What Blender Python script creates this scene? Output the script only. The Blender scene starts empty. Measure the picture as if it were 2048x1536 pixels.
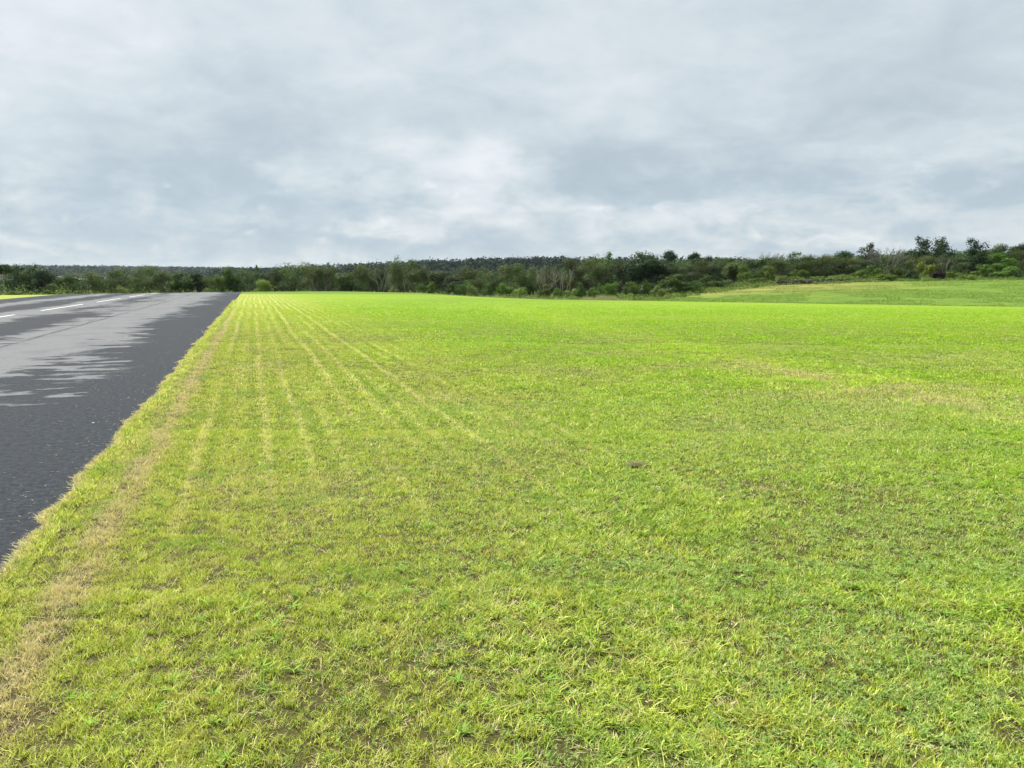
import bpy, math, random
import numpy as np
R = math.radians
sc = bpy.context.scene
COL = sc.collection
rng = np.random.default_rng(7)
random.seed(7)

# ---------------------------------------------------------------- camera frame
PSI = R(18.48)          # the camera looks this far to the right of the runway axis (+Y)
THETA = R(7.85)         # and this far down
CH = 1.6
SP, CP = math.sin(PSI), math.cos(PSI)
EXPO = 2.55
E = 2.0 ** EXPO

def place(px, d):       # bearing (in photo columns) and distance -> ground point
    l = (px - 1024) / 1553.0 * d
    return l * CP + d * SP, d * CP - l * SP
def height_at(y, d):    # height above datum of something seen at row y, distance d
    return CH + (556 - y) / 1567.0 * d

# ---------------------------------------------------------------- noise in numpy
_T = rng.random((256, 256))
def vnoise(x, y):
    xi = np.floor(x).astype(np.int64); yi = np.floor(y).astype(np.int64)
    fx = x - xi; fy = y - yi
    fx = fx * fx * (3 - 2 * fx); fy = fy * fy * (3 - 2 * fy)
    a = _T[xi & 255, yi & 255]; b = _T[(xi + 1) & 255, yi & 255]
    c = _T[xi & 255, (yi + 1) & 255]; d = _T[(xi + 1) & 255, (yi + 1) & 255]
    return (a * (1 - fx) + b * fx) * (1 - fy) + (c * (1 - fx) + d * fx) * fy
def fbm(x, y, o=4):
    s = 0; a = .5; t = 0
    for i in range(o):
        s = s + a * vnoise(x * 2 ** i + 17.3 * i, y * 2 ** i + 9.1 * i); t += a; a *= .5
    return s / t

# ---------------------------------------------------------------- terrain height
COLS = [-700, 0, 200, 485, 700, 860, 940, 1080, 1240, 1320, 1400, 1560, 1700, 2048, 2800]
DC = [72, 75, 81, 93, 96, 90, 82, 77, 75, 74, 73, 71, 69, 65, 58]
#       zc   dip  z120  z160  z230 z350 z600 z1000 z1500 z3000
ZT = [(0, -1.1, -2.6, -5, -6.5, -8, -6, 0, 13, 12),
      (0, -1.1, -2.6, -5, -6.5, -8, -6, 0, 13, 12),
      (0, -1.1, -2.6, -5, -6.5, -8, -6, 0, 12, 12),
      (0, -1.1, -2.8, -5, -6.5, -7, -4, 0, 8, 10),
      (0, -1.1, -2.8, -5, -6, -6, 0, 1, 5, 8),
      (-.1, -1.0, -2.4, -4.6, -5, -5, 3, 2, 4, 8),
      (-.3, -1.0, -2.2, -4.2, -4.6, -4, 4.2, 2, 4, 8),
      (-.5, -1.1, -1.9, -3.6, -4, -3, 5.4, 3, 4, 8),
      (-.52, -1.2, -1.6, -2.8, -3, -2, 4, 3, 4, 8),
      (-.56, -1.2, -1.0, -1.6, -2, -1, 3.6, 3, 4, 8),
      (-.6, -1.25, -.35, -.8, -1, 0, 3.5, 4, 6, 8),
      (-.65, -1.3, .76, .5, 0, 1, 4, 4, 6, 8),
      (-.7, -1.35, 1.06, .9, 1, 1.5, 4, 5, 6, 8),
      (-.8, -1.5, 1.68, 1.6, 2, 3, 6, 7, 8, 9),
      (-.9, -1.6, 2.2, 2.4, 3, 4, 7, 8, 8, 9)]
_NP = 700
_pxs = np.linspace(-700, 2800, _NP)
_ds = np.concatenate([[0], np.geomspace(1, 3000, 799)])
def _build_table():
    dc = np.interp(_pxs, COLS, DC)
    zt = np.array(ZT)
    Z = np.array([np.interp(_pxs, COLS, zt[:, k]) for k in range(zt.shape[1])])
    k5 = np.ones(21) / 21
    sm = lambda a: np.convolve(np.pad(a, 10, mode='edge'), k5, mode='valid')
    dc = sm(dc); Z = np.array([sm(a) for a in Z])
    T = np.zeros((_NP, len(_ds)))
    for i in range(_NP):
        z = Z[:, i]
        kd = [0, .35 * dc[i], .7 * dc[i], dc[i], dc[i] + 13, 121, 160, 230, 350, 600, 1000, 1500, 3000]
        kz = [0, .08 * z[0], .42 * z[0]] + list(z)
        T[i] = sum(np.interp(np.clip(_ds * s, 0, 3000), kd, kz) for s in (.96, .98, 1, 1.02, 1.04)) / 5
    return T
_TAB = _build_table()
def H(X, Y):
    X = np.asarray(X, float); Y = np.asarray(Y, float)
    l = X * CP - Y * SP; d = X * SP + Y * CP
    r = np.hypot(l, d); a = np.arctan2(l, d)
    s = r * np.maximum(np.cos(a), .5)
    px = np.clip(1024 + 1553 * np.tan(np.clip(a, -1.0, 1.0)), -699, 2799)
    fi = (px + 700) / 3500 * (_NP - 1)
    i0 = np.clip(fi.astype(int), 0, _NP - 2); ti = fi - i0
    def row(i):
        j = np.clip(np.searchsorted(_ds, s) - 1, 0, len(_ds) - 2)
        t = np.clip((s - _ds[j]) / (_ds[j + 1] - _ds[j]), 0, 1)
        return _TAB[i, j] * (1 - t) + _TAB[i, j + 1] * t
    z = row(i0) * (1 - ti) + row(i0 + 1) * ti
    bump = (fbm(X * .05, Y * .05, 3) - .5)
    far = np.clip((s - 75) / 40, 0, 1)
    z = z + bump * far * np.clip(s / 250, 0, 3) * .9
    turf = np.clip((X + 1.0) / 1.0, 0, 1) * np.clip((60 - s) / 20, 0, 1)
    return z + turf * (fbm(X * 1.3 + 5, Y * 1.3, 3) - .5) * .03

# ---------------------------------------------------------------- mesh helpers
def mesh_np(name, verts, faces_flat, loops, mats=(), attrs=None, smooth=False):
    me = bpy.data.meshes.new(name)
    verts = np.ascontiguousarray(verts, dtype=np.float32)
    n = len(loops)
    me.vertices.add(len(verts)); me.vertices.foreach_set('co', verts.ravel())
    me.loops.add(len(faces_flat)); me.loops.foreach_set('vertex_index', np.asarray(faces_flat, dtype=np.int32))
    me.polygons.add(n)
    st = np.concatenate([[0], np.cumsum(loops)[:-1]]).astype(np.int32)
    me.polygons.foreach_set('loop_start', st)
    me.update(calc_edges=True)
    if smooth: me.polygons.foreach_set('use_smooth', np.ones(n, dtype=bool))
    for k, v in (attrs or {}).items():
        at = me.attributes.new(k, 'FLOAT', 'POINT'); at.data.foreach_set('value', np.asarray(v, dtype=np.float32))
    for m in mats: me.materials.append(m)
    return me
def link(name, me, parent=None, loc=None):
    o = bpy.data.objects.new(name, me); COL.objects.link(o)
    if parent is not None: o.parent = parent
    if loc is not None: o.location = loc
    return o
def tag(o, label=None, cat=None, group=None, kind=None):
    if label: o['label'] = label
    if cat: o['category'] = cat
    if group: o['group'] = group
    if kind: o['kind'] = kind
    return o

# ---------------------------------------------------------------- node helpers
class NT:
    def __init__(s, tree): s.t = tree; s.n = tree.nodes; s.l = tree.links
    def new(s, typ, **kw):
        n = s.n.new(typ)
        for k, v in kw.items(): setattr(n, k, v)
        return n
    def put(s, sock, v):
        if isinstance(v, bpy.types.NodeSocket): s.l.new(v, sock)
        elif isinstance(v, (tuple, list)) and sock.type == 'RGBA' and len(v) == 3: sock.default_value = (*v, 1)
        else: sock.default_value = v
    def m(s, op, a, b=0.0, c=0.0, clamp=False):
        n = s.new('ShaderNodeMath', operation=op, use_clamp=clamp)
        s.put(n.inputs[0], a); s.put(n.inputs[1], b); s.put(n.inputs[2], c)
        return n.outputs[0]
    def add(s, a, b): return s.m('ADD', a, b)
    def mul(s, a, b): return s.m('MULTIPLY', a, b)
    def step(s, v, lo, hi):
        n = s.new('ShaderNodeMapRange', interpolation_type='SMOOTHSTEP')
        s.put(n.inputs[0], v); n.inputs[1].default_value = lo; n.inputs[2].default_value = hi
        return n.outputs[0]
    def mix(s, f, a, b, mode='MIX'):
        n = s.new('ShaderNodeMix', data_type='RGBA', blend_type=mode)
        s.put(n.inputs[0], f); s.put(n.inputs[6], a); s.put(n.inputs[7], b)
        return n.outputs[2]
    def noise(s, vec, scale, detail=3.0, rough=.5, dist=0.0):
        n = s.new('ShaderNodeTexNoise'); s.put(n.inputs['Vector'], vec)
        n.inputs['Scale'].default_value = scale; n.inputs['Detail'].default_value = detail
        n.inputs['Roughness'].default_value = rough; n.inputs['Distortion'].default_value = dist
        return n.outputs[0]
    def vec(s, x, y, z=0.0):
        n = s.new('ShaderNodeCombineXYZ'); s.put(n.inputs[0], x); s.put(n.inputs[1], y); s.put(n.inputs[2], z)
        return n.outputs[0]
    def gauss(s, v, c, w):   # exp(-((v-c)/w)^2)
        t = s.mul(s.add(v, -c), 1.0 / w)
        return s.m('EXPONENT', s.mul(s.mul(t, t), -1.0))
def material(name):
    m = bpy.data.materials.new(name); m.use_nodes = True
    m.node_tree.nodes.clear()
    return m, NT(m.node_tree)
def finish(nt, shader, disp=None):
    o = nt.new('ShaderNodeOutputMaterial'); nt.l.new(shader, o.inputs['Surface'])
def principled(nt, col, rough=.8, spec=.3, normal=None, trans=None):
    b = nt.new('ShaderNodeBsdfPrincipled')
    nt.put(b.inputs['Base Color'], col); nt.put(b.inputs['Roughness'], rough)
    nt.put(b.inputs['Specular IOR Level'], spec)
    if normal is not None: nt.l.new(normal, b.inputs['Normal'])
    return b.outputs[0]
def bump(nt, h, strength, dist):
    n = nt.new('ShaderNodeBump'); n.inputs['Strength'].default_value = strength; n.inputs['Distance'].default_value = dist
    nt.l.new(h, n.inputs['Height']); return n.outputs[0]

# ---------------------------------------------------------------- the colour of the turf by place in the field (shared by soil and blades)
def make_turf_group():
    g = bpy.data.node_groups.new('turf_colour', 'ShaderNodeTree')
    g.interface.new_socket('Colour', in_out='OUTPUT', socket_type='NodeSocketColor')
    g.interface.new_socket('Dry', in_out='OUTPUT', socket_type='NodeSocketFloat')
    nt = NT(g)
    geo = nt.new('ShaderNodeNewGeometry')
    sep = nt.new('ShaderNodeSeparateXYZ'); nt.l.new(geo.outputs['Position'], sep.inputs[0])
    x, y = sep.outputs[0], sep.outputs[1]
    p = nt.vec(x, y)
    # distance along the view side and the lateral drift to richer green
    rich = nt.step(nt.add(nt.add(x, nt.mul(nt.noise(p, .22, 4), 5.0)), -2.5), -1.0, 7.5)
    col = nt.mix(rich, (.385, .44, .060), (.245, .40, .018))
    # long-wave mottling
    n1 = nt.noise(p, .09, 4, .6)
    col = nt.mix(nt.mul(nt.step(n1, .45, .7), .55), col, (.31, .42, .02))
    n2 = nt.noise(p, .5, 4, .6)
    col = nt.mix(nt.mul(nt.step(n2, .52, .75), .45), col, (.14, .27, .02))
    # mowing and wheel lines that run with the runway
    warp = nt.mul(nt.add(nt.noise(nt.vec(nt.mul(x, .3), nt.mul(y, .12)), 1.0, 2), -.5), .42)
    xw = nt.add(x, warp)
    s1 = nt.m('SINE', nt.mul(xw, 19.0)); s2 = nt.m('SINE', nt.mul(xw, 31.0))
    nearr = nt.mul(nt.step(x, 5.0, 1.5), nt.step(y, .5, 9.0))
    st = nt.mul(nt.add(nt.mul(s1, .75), nt.mul(s2, .35)), nearr)
    patchy = nt.step(nt.noise(nt.vec(nt.mul(x, 1.6), nt.mul(y, .10)), 1.0, 4), .32, .60)
    col = nt.mix(nt.mul(nt.mul(nt.step(st, .05, .9), patchy), .78), col, (.60, .58, .22))
    col = nt.mix(nt.mul(nt.mul(nt.step(st, -.1, -1.0), patchy), .6), col, (.20, .32, .03))
    # faint cross lines of the mower further right
    s3 = nt.m('SINE', nt.mul(nt.add(nt.add(nt.mul(x, .25), nt.mul(y, .35)), nt.mul(nt.noise(p, .12, 2), 6.0)), 1.9))
    col = nt.mix(nt.mul(nt.mul(nt.step(s3, .2, 1.0), nt.step(y, 14.0, 30.0)), .32), col, (.33, .43, .06))
    # dry line beside the runway
    wob = nt.mul(nt.add(nt.noise(nt.vec(0.0, y), .7, 3), -.5), .22)
    lane = nt.gauss(nt.add(x, wob), -.92, .085)
    lane = nt.mul(nt.mul(lane, nt.step(nt.noise(p, 2.2, 4, .65), .24, .50)), nt.step(y, 60.0, 15.0))
    edge = nt.step(nt.add(x, nt.mul(nt.noise(p, 5.0, 3), .10)), -1.27, -1.36)
    edge = nt.mul(edge, nt.step(x, -2.4, -1.9))
    dry = nt.m('MAXIMUM', lane, nt.mul(edge, .8))
    # dry worn patches of the lawn near the camera
    pd = nt.mul(nt.mul(nt.step(nt.noise(p, 1.5, 5, .65), .57, .72), nt.step(x, 6.0, -1.0)), .45)
    dry = nt.m('MAXIMUM', dry, pd)
    # the worn line out on the right: straw near, lime further off
    arc = nt.add(nt.add(x, nt.mul(nt.noise(p, .5, 6, .65), 3.0)), nt.mul(nt.m('MAXIMUM', nt.add(y, -9.0), 0.0), -.16))
    band = nt.mul(nt.gauss(arc, 10.0, 1.25), nt.step(nt.noise(p, .9, 5, .7), .28, .50))
    lime = nt.mul(band, nt.step(y, 3.0, 10.0))
    lime = nt.mul(lime, nt.step(y, 60.0, 25.0))
    col = nt.mix(nt.mul(lime, nt.mul(nt.step(nt.noise(nt.vec(x, y), 1.6, 6, .7), .34, .62), .9)), col, (.44, .58, .04))
    worn = nt.mul(nt.mul(nt.gauss(nt.add(arc, .2), 10.3, .8), nt.step(nt.noise(p, 1.3, 5, .7), .42, .58)), nt.step(y, 15.0, 11.0))
    dry = nt.m('MAXIMUM', dry, nt.mul(worn, .75))
    # pale swathe beyond
    sw = nt.mul(nt.gauss(nt.add(y, nt.mul(x, .12)), 31.0, 3.0), nt.step(x, 6.0, 14.0))
    col = nt.mix(nt.mul(sw, .5), col, (.36, .46, .04))
    deep = nt.gauss(nt.add(nt.add(y, nt.mul(x, -.5)), nt.mul(n1, 22.0)), 62.0, 9.0)
    col = nt.mix(nt.mul(nt.mul(deep, nt.step(x, 4.0, 14.0)), .6), col, (.16, .30, .015))
    col = nt.mix(nt.mul(dry, .85), col, (.50, .40, .23))
    out = nt.new('NodeGroupOutput')
    nt.l.new(col, out.inputs[0]); nt.l.new(dry, out.inputs[1])
    return g
TURF = make_turf_group()

def mat_ground():
    m, nt = material('turf_and_soil')
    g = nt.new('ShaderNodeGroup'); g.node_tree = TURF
    geo = nt.new('ShaderNodeNewGeometry')
    sep = nt.new('ShaderNodeSeparateXYZ'); nt.l.new(geo.outputs['Position'], sep.inputs[0])
    x, y, z = sep.outputs
    p = nt.vec(x, y)
    d = nt.add(nt.mul(x, SP), nt.mul(y, CP)); l = nt.add(nt.mul(x, CP), nt.mul(y, -SP))
    # thatch under the blades
    soil = nt.mix(nt.noise(p, 30, 4), (.012, .010, .006), (.075, .055, .030))
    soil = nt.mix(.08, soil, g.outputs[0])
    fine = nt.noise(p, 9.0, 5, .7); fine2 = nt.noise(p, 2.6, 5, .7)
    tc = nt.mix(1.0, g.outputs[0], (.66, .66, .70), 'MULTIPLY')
    tc = nt.mix(nt.mul(nt.step(fine, .5, .75), .3), tc, (.07, .12, .01))
    tc = nt.mix(nt.mul(nt.step(fine2, .48, .7), .25), tc, (.27, .34, .05))
    col = nt.mix(nt.step(d, 12.0, 40.0), soil, tc)
    # the bank past the field edge: rougher, straw along its top
    bank = nt.step(d, 76.0, 80.0)
    streak = nt.noise(nt.vec(nt.mul(l, .10), nt.mul(d, .5)), 1.0, 5, .65)
    bfine = nt.noise(p, 1.3, 5, .7)
    bc = nt.mix(nt.step(streak, .40, .62), (.090, .160, .018), (.130, .200, .024))
    straw = nt.mul(nt.step(nt.add(d, nt.mul(streak, 22.0)), 108.0, 122.0), nt.step(l, 66.0, 40.0))
    bc = nt.mix(nt.mul(straw, .7), bc, (.25, .225, .065))
    bc = nt.mix(nt.mul(nt.step(bfine, .5, .68), .55), bc, (.06, .10, .015))
    col = nt.mix(bank, col, bc)
    # floor of the woods and the far hills
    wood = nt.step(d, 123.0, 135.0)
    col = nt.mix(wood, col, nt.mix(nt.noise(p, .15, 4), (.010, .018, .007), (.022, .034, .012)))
    bb = bump(nt, nt.add(nt.noise(p, 30, 4, .7), nt.mul(nt.noise(p, 6, 4, .7), 1.0)), .6, .04)
    finish(nt, principled(nt, col, .95, .12, bb))
    return m

def mat_blade():
    m, nt = material('grass_blades')
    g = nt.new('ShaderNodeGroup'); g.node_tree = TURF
    a = nt.new('ShaderNodeAttribute', attribute_name='tint')
    k = nt.new('ShaderNodeAttribute', attribute_name='kind')
    t = a.outputs['Fac']
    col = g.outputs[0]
    gp = nt.new('ShaderNodeNewGeometry'); sp_ = nt.new('ShaderNodeSeparateXYZ'); nt.l.new(gp.outputs['Position'], sp_.inputs[0])
    farx = nt.mul(nt.step(sp_.outputs[0], 2.0, 12.0), nt.step(sp_.outputs[1], 8.0, 25.0))
    col = nt.mix(nt.mul(farx, .55), col, (.20, .36, .018))
    col = nt.mix(nt.step(t, .55, 1.0), col, (.60, .64, .20))       # paler yellow blades
    col = nt.mix(nt.mul(nt.step(t, .42, .0), .8), col, (.075, .17, .02))   # deep green blades
    geo = nt.new('ShaderNodeNewGeometry')
    pn = nt.noise(geo.outputs['Position'], 4.5, 5, .65); pn2 = nt.noise(geo.outputs['Position'], 1.4, 4, .6)
    col = nt.mix(nt.mul(nt.step(pn, .50, .66), .50), col, (.46, .42, .12))
    col = nt.mix(nt.mul(nt.step(pn2, .52, .66), .45), col, (.15, .30, .03))
    kk = k.outputs['Fac']
    col = nt.mix(nt.step(kk, .5, .6), col, (.54, .46, .27))              # straw
    col = nt.mix(nt.step(kk, 1.5, 1.6), col, (.20, .34, .05))            # broad weeds
    col = nt.mix(nt.step(kk, 2.5, 2.6), col, (.11, .085, .045))            # brown thatch
    col = nt.mix(nt.step(kk, 3.5, 3.6), col, nt.mix(nt.step(t, .0, .75), (.13, .27, .045), (.36, .48, .13)))   # coarse leaves
    gl = nt.new('ShaderNodeHueSaturation'); nt.put(gl.inputs['Value'], nt.add(nt.mul(t, .95), .70)); nt.put(gl.inputs['Color'], col)
    col = gl.outputs[0]
    b = principled(nt, col, .55, .12)
    tr = nt.new('ShaderNodeBsdfTranslucent'); nt.put(tr.inputs['Color'], nt.mix(1.0, col, (1.15, 1.2, .7), 'MULTIPLY'))
    mx = nt.new('ShaderNodeMixShader'); mx.inputs[0].default_value = .30
    nt.l.new(b, mx.inputs[1]); nt.l.new(tr.outputs[0], mx.inputs[2])
    finish(nt, mx.outputs[0])
    return m

def mat_asphalt():
    m, nt = material('asphalt')
    geo = nt.new('ShaderNodeNewGeometry')
    sep = nt.new('ShaderNodeSeparateXYZ'); nt.l.new(geo.outputs['Position'], sep.inputs[0])
    x, y, z = sep.outputs
    p = nt.vec(x, y)
    grain = nt.noise(p, 15, 8, .9); chip = nt.noise(p, 16, 7, .85)
    col = nt.mix(nt.step(grain, .42, .58), (.006, .009, .013), (.030, .037, .047))
    col = nt.mix(nt.mul(nt.step(chip, .57, .66), .6), col, (.10, .112, .125))
    big = nt.noise(p, .35, 4)
    col = nt.mix(nt.mul(nt.step(big, .35, .7), .4), col, (.020, .024, .031))
    # dried pale areas: strips with ragged outlines
    rag = nt.add(nt.mul(nt.noise(nt.vec(nt.mul(x, .55), nt.mul(y, 1.25)), 1.0, 9, .66, .5), 1.0), nt.mul(nt.noise(nt.vec(nt.mul(x, .5), nt.mul(y, .16)), 1.0, 3), .85))
    a1 = nt.mul(nt.gauss(x, -4.9, 1.9), nt.step(y, 7.5, 11.0))
    a2 = nt.gauss(x, -9.9, 1.5)
    a3 = nt.gauss(x, -14.2, 1.1)
    a4 = nt.mul(nt.gauss(x, -6.0, 3.4), nt.mul(nt.step(y, 34.0, 44.0), .75))
    a5 = nt.mul(nt.gauss(x, -2.8, 1.0), nt.mul(nt.gauss(y, 13.0, 3.2), .45))
    zone = nt.m('MAXIMUM', nt.m('MAXIMUM', a1, a2), nt.m('MAXIMUM', a3, nt.m('MAXIMUM', a4, a5)))
    pale = nt.step(nt.add(nt.mul(zone, .60), nt.add(rag, nt.mul(nt.add(nt.noise(nt.vec(nt.mul(x, .9), nt.mul(y, 2.6)), 1.0, 8, .7), -.5), 1.15))), 1.22, 1.30)
    palecol = nt.mix(nt.step(grain, .3, .7), (.115, .122, .128), (.19, .197, .20))
    palecol = nt.mix(nt.mul(nt.step(nt.noise(nt.vec(nt.mul(x, .6), nt.mul(y, .4)), 1.6, 6, .7), .45, .65), .40), palecol, (.085, .092, .10))
    col = nt.mix(nt.mul(pale, .85), col, palecol)
    # joint between two paver runs
    j = nt.add(x, nt.mul(nt.add(nt.noise(nt.vec(0.0, y), .5, 5, .6), -.5), .25))
    joint = nt.mul(nt.gauss(j, -5.6, .05), nt.step(nt.noise(nt.vec(x, nt.mul(y, .4)), .5, 3), .3, .5))
    col = nt.mix(nt.mul(joint, .85), col, (.018, .018, .02))
    j2 = nt.gauss(nt.add(nt.add(y, nt.mul(x, .08)), nt.mul(nt.noise(p, .6, 5), .5)), 44.0, .07)
    col = nt.mix(nt.mul(j2, .6), col, (.03, .03, .03))
    bb = bump(nt, nt.add(grain, nt.mul(chip, 1.5)), .15, .006)
    rough = nt.add(nt.mul(pale, .02), .86)
    finish(nt, principled(nt, col, rough, .14, bb))
    return m

def mat_simple(name, col, rough=.8, spec=.3, var=None, scale=5, bumpd=0.0):
    m, nt = material(name)
    tc = nt.new('ShaderNodeTexCoord')
    n = nt.noise(tc.outputs['Object'], scale, 5, .65)
    c = nt.mix(nt.step(n, .3, .7), col, var or tuple(v * .6 for v in col))
    nb = bump(nt, n, .6, bumpd) if bumpd else None
    finish(nt, principled(nt, c, rough, spec, nb))
    return m

def mat_leaf(name, c1, c2, c3=None, scale=1.0, transl=.38, world=False):
    m, nt = material(name)
    oi = nt.new('ShaderNodeObjectInfo'); geo = nt.new('ShaderNodeNewGeometry')
    a = nt.new('ShaderNodeAttribute', attribute_name='tint')
    off = nt.new('ShaderNodeVectorMath', operation='ADD')
    nt.l.new(geo.outputs['Position'], off.inputs[0]); nt.l.new(nt.vec(nt.mul(oi.outputs['Random'], 40.0), 0.0, 0.0), off.inputs[1])
    n = nt.noise(off.outputs[0], scale, 3, .6)
    col = nt.mix(nt.step(n, .38, .62), c1, c2)
    col = nt.mix(nt.mul(nt.step(a.outputs['Fac'], .55, 1.0), .8), col, c3 or tuple(v * 1.6 for v in c2))
    hs = nt.new('ShaderNodeHueSaturation')
    nt.put(hs.inputs['Color'], col)
    nt.put(hs.inputs['Hue'], nt.add(nt.mul(oi.outputs['Random'], .03), .497))
    nt.put(hs.inputs['Value'], nt.add(nt.mul(oi.outputs['Random'], .42), .64))
    col = hs.outputs[0]
    b = principled(nt, col, .65, .15)
    tr = nt.new('ShaderNodeBsdfTranslucent'); nt.put(tr.inputs['Color'], col)
    mx = nt.new('ShaderNodeMixShader'); mx.inputs[0].default_value = transl
    nt.l.new(b, mx.inputs[1]); nt.l.new(tr.outputs[0], mx.inputs[2])
    finish(nt, mx.outputs[0])
    return m

M = dict(
    ground=mat_ground(), blade=mat_blade(), asphalt=mat_asphalt(),
    bark=mat_simple('bark', (.13, .10, .075), .9, .2, scale=9),
    palebark=mat_simple('pale_bark', (.27, .255, .22), .9, .2, (.17, .155, .13), scale=6),
    olive=mat_leaf('olive_leaves', (.060, .092, .018), (.105, .140, .030), (.17, .20, .05), .5),
    brownish=mat_leaf('brown_olive_leaves', (.066, .090, .020), (.108, .130, .032), (.17, .19, .055), .5),
    grey=mat_leaf('grey_green_leaves', (.048, .076, .024), (.080, .115, .036), (.13, .165, .055), .5),
    dark=mat_leaf('dark_leaves', (.022, .048, .016), (.040, .078, .022), (.07, .12, .03), .6),
    green=mat_leaf('mid_green_leaves', (.046, .092, .016), (.078, .142, .024), (.14, .21, .04), .6),
    bright=mat_leaf('bright_leaves', (.075, .135, .016), (.12, .20, .022), (.20, .28, .04), .8),
    lime=mat_leaf('lime_leaves', (.14, .20, .018), (.20, .27, .03), (.30, .33, .06), .8),
    purple=mat_leaf('purple_leaves', (.022, .018, .024), (.035, .024, .028), (.05, .04, .04), .8),
    blossom=mat_leaf('cream_blossom', (.45, .45, .36), (.62, .60, .50), (.7, .7, .6), 2.0),
    woods=mat_leaf('wood_leaves', (.034, .062, .013), (.066, .104, .024), (.11, .145, .035), .12),
    farwoods=mat_leaf('hill_leaves', (.010, .030, .018), (.020, .046, .024), (.032, .060, .028), .05),
    weeds=mat_leaf('weed_leaves', (.12, .19, .03), (.20, .27, .05), (.38, .36, .14), .35),
    straw=mat_leaf('straw_stems', (.26, .27, .10), (.40, .38, .20), (.55, .50, .33), .5),
    brush=mat_simple('charred_brush', (.022, .020, .018), .95, .1, (.07, .062, .055), 2.5, .05),
    stone=mat_simple('white_stone', (.75, .74, .70), .7, .3, (.6, .58, .54), 60),
    clod=mat_simple('dry_clod', (.30, .19, .10), 1.0, .1, (.07, .045, .025), 30, .02),
)
def mat_paint():
    m, nt = material('white_runway_paint')
    tc = nt.new('ShaderNodeTexCoord')
    n = nt.noise(tc.outputs['Object'], 9, 6, .7)
    c = nt.mix(nt.step(n, .52, .72), (.78, .79, .78), (.30, .30, .31))
    finish(nt, principled(nt, c, .6, .4)); return m
M['paint'] = mat_paint()

# ================================================================ THE SETTING
def build_ground():
    az = np.concatenate([np.arange(-180, -48, 6.0), np.linspace(-48, 48, 290), np.arange(54, 180, 6.0)])
    az = R(1) * az
    rr = np.concatenate([[.25, .6], np.geomspace(1.0, 60, 150), np.geomspace(61, 200, 110)[0:], np.geomspace(206, 3000, 60)])
    A, RR = np.meshgrid(az, rr)
    # rings in view follow depth
    l = RR * np.sin(A); d = RR * np.cos(A)
    X = l * CP + d * SP; Y = d * CP - l * SP
    Z = H(X, Y)
    nR, nA = X.shape
    V = np.stack([X, Y, Z], -1).reshape(-1, 3)
    V = np.vstack([V, [[0, 0, 0]]])
    i = np.arange(nR - 1)[:, None]; j = np.arange(nA)[None, :]
    jn = (j + 1) % nA
    a = i * nA + j; b = i * nA + jn; c = (i + 1) * nA + jn; dd = (i + 1) * nA + j
    F = np.stack([a, b, c, dd], -1).reshape(-1, 4)[:, ::-1]
    fan = np.stack([np.full(nA, len(V) - 1), jn.ravel(), j.ravel()], -1)[:, ::-1]
    flat = np.concatenate([F.ravel(), fan.ravel()])
    loops = np.concatenate([np.full(len(F), 4), np.full(len(fan), 3)])
    me = mesh_np('ground', V, flat, loops, [M['ground']], smooth=True)
    return tag(link('ground', me), kind='structure')
build_ground()

def strip(name, xs, ys, dz, mat, thick=0.0):
    X, Y = np.meshgrid(xs, ys)
    Z = H(X, Y) * 1 + dz
    n, k = X.shape
    V = np.stack([X, Y, Z], -1).reshape(-1, 3)
    i = np.arange(n - 1)[:, None]; j = np.arange(k - 1)[None, :]
    a = i * k + j
    F = np.stack([a, a + 1, a + k + 1, a + k], -1).reshape(-1, 4)
    return mesh_np(name, V, F.ravel(), np.full(len(F), 4), [mat], smooth=True)
ys = np.concatenate([np.arange(-30, 60, 3.0), np.arange(60, 118, 1.2)])
runway = tag(link('runway', strip('runway', np.linspace(-18.0, -1.24, 9), ys, .012, M['asphalt'])), kind='structure')
# centre line dashes
for k in range(-1, 6):
    y0 = 43.2 + 14.35 * (k - 2)
    yy = np.linspace(y0, y0 + 9.9, 12)
    o = link('centre_line_dash', strip('centre_line_dash', np.array([-9.955, -9.855]), yy, .016, M['paint']), runway)

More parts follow.
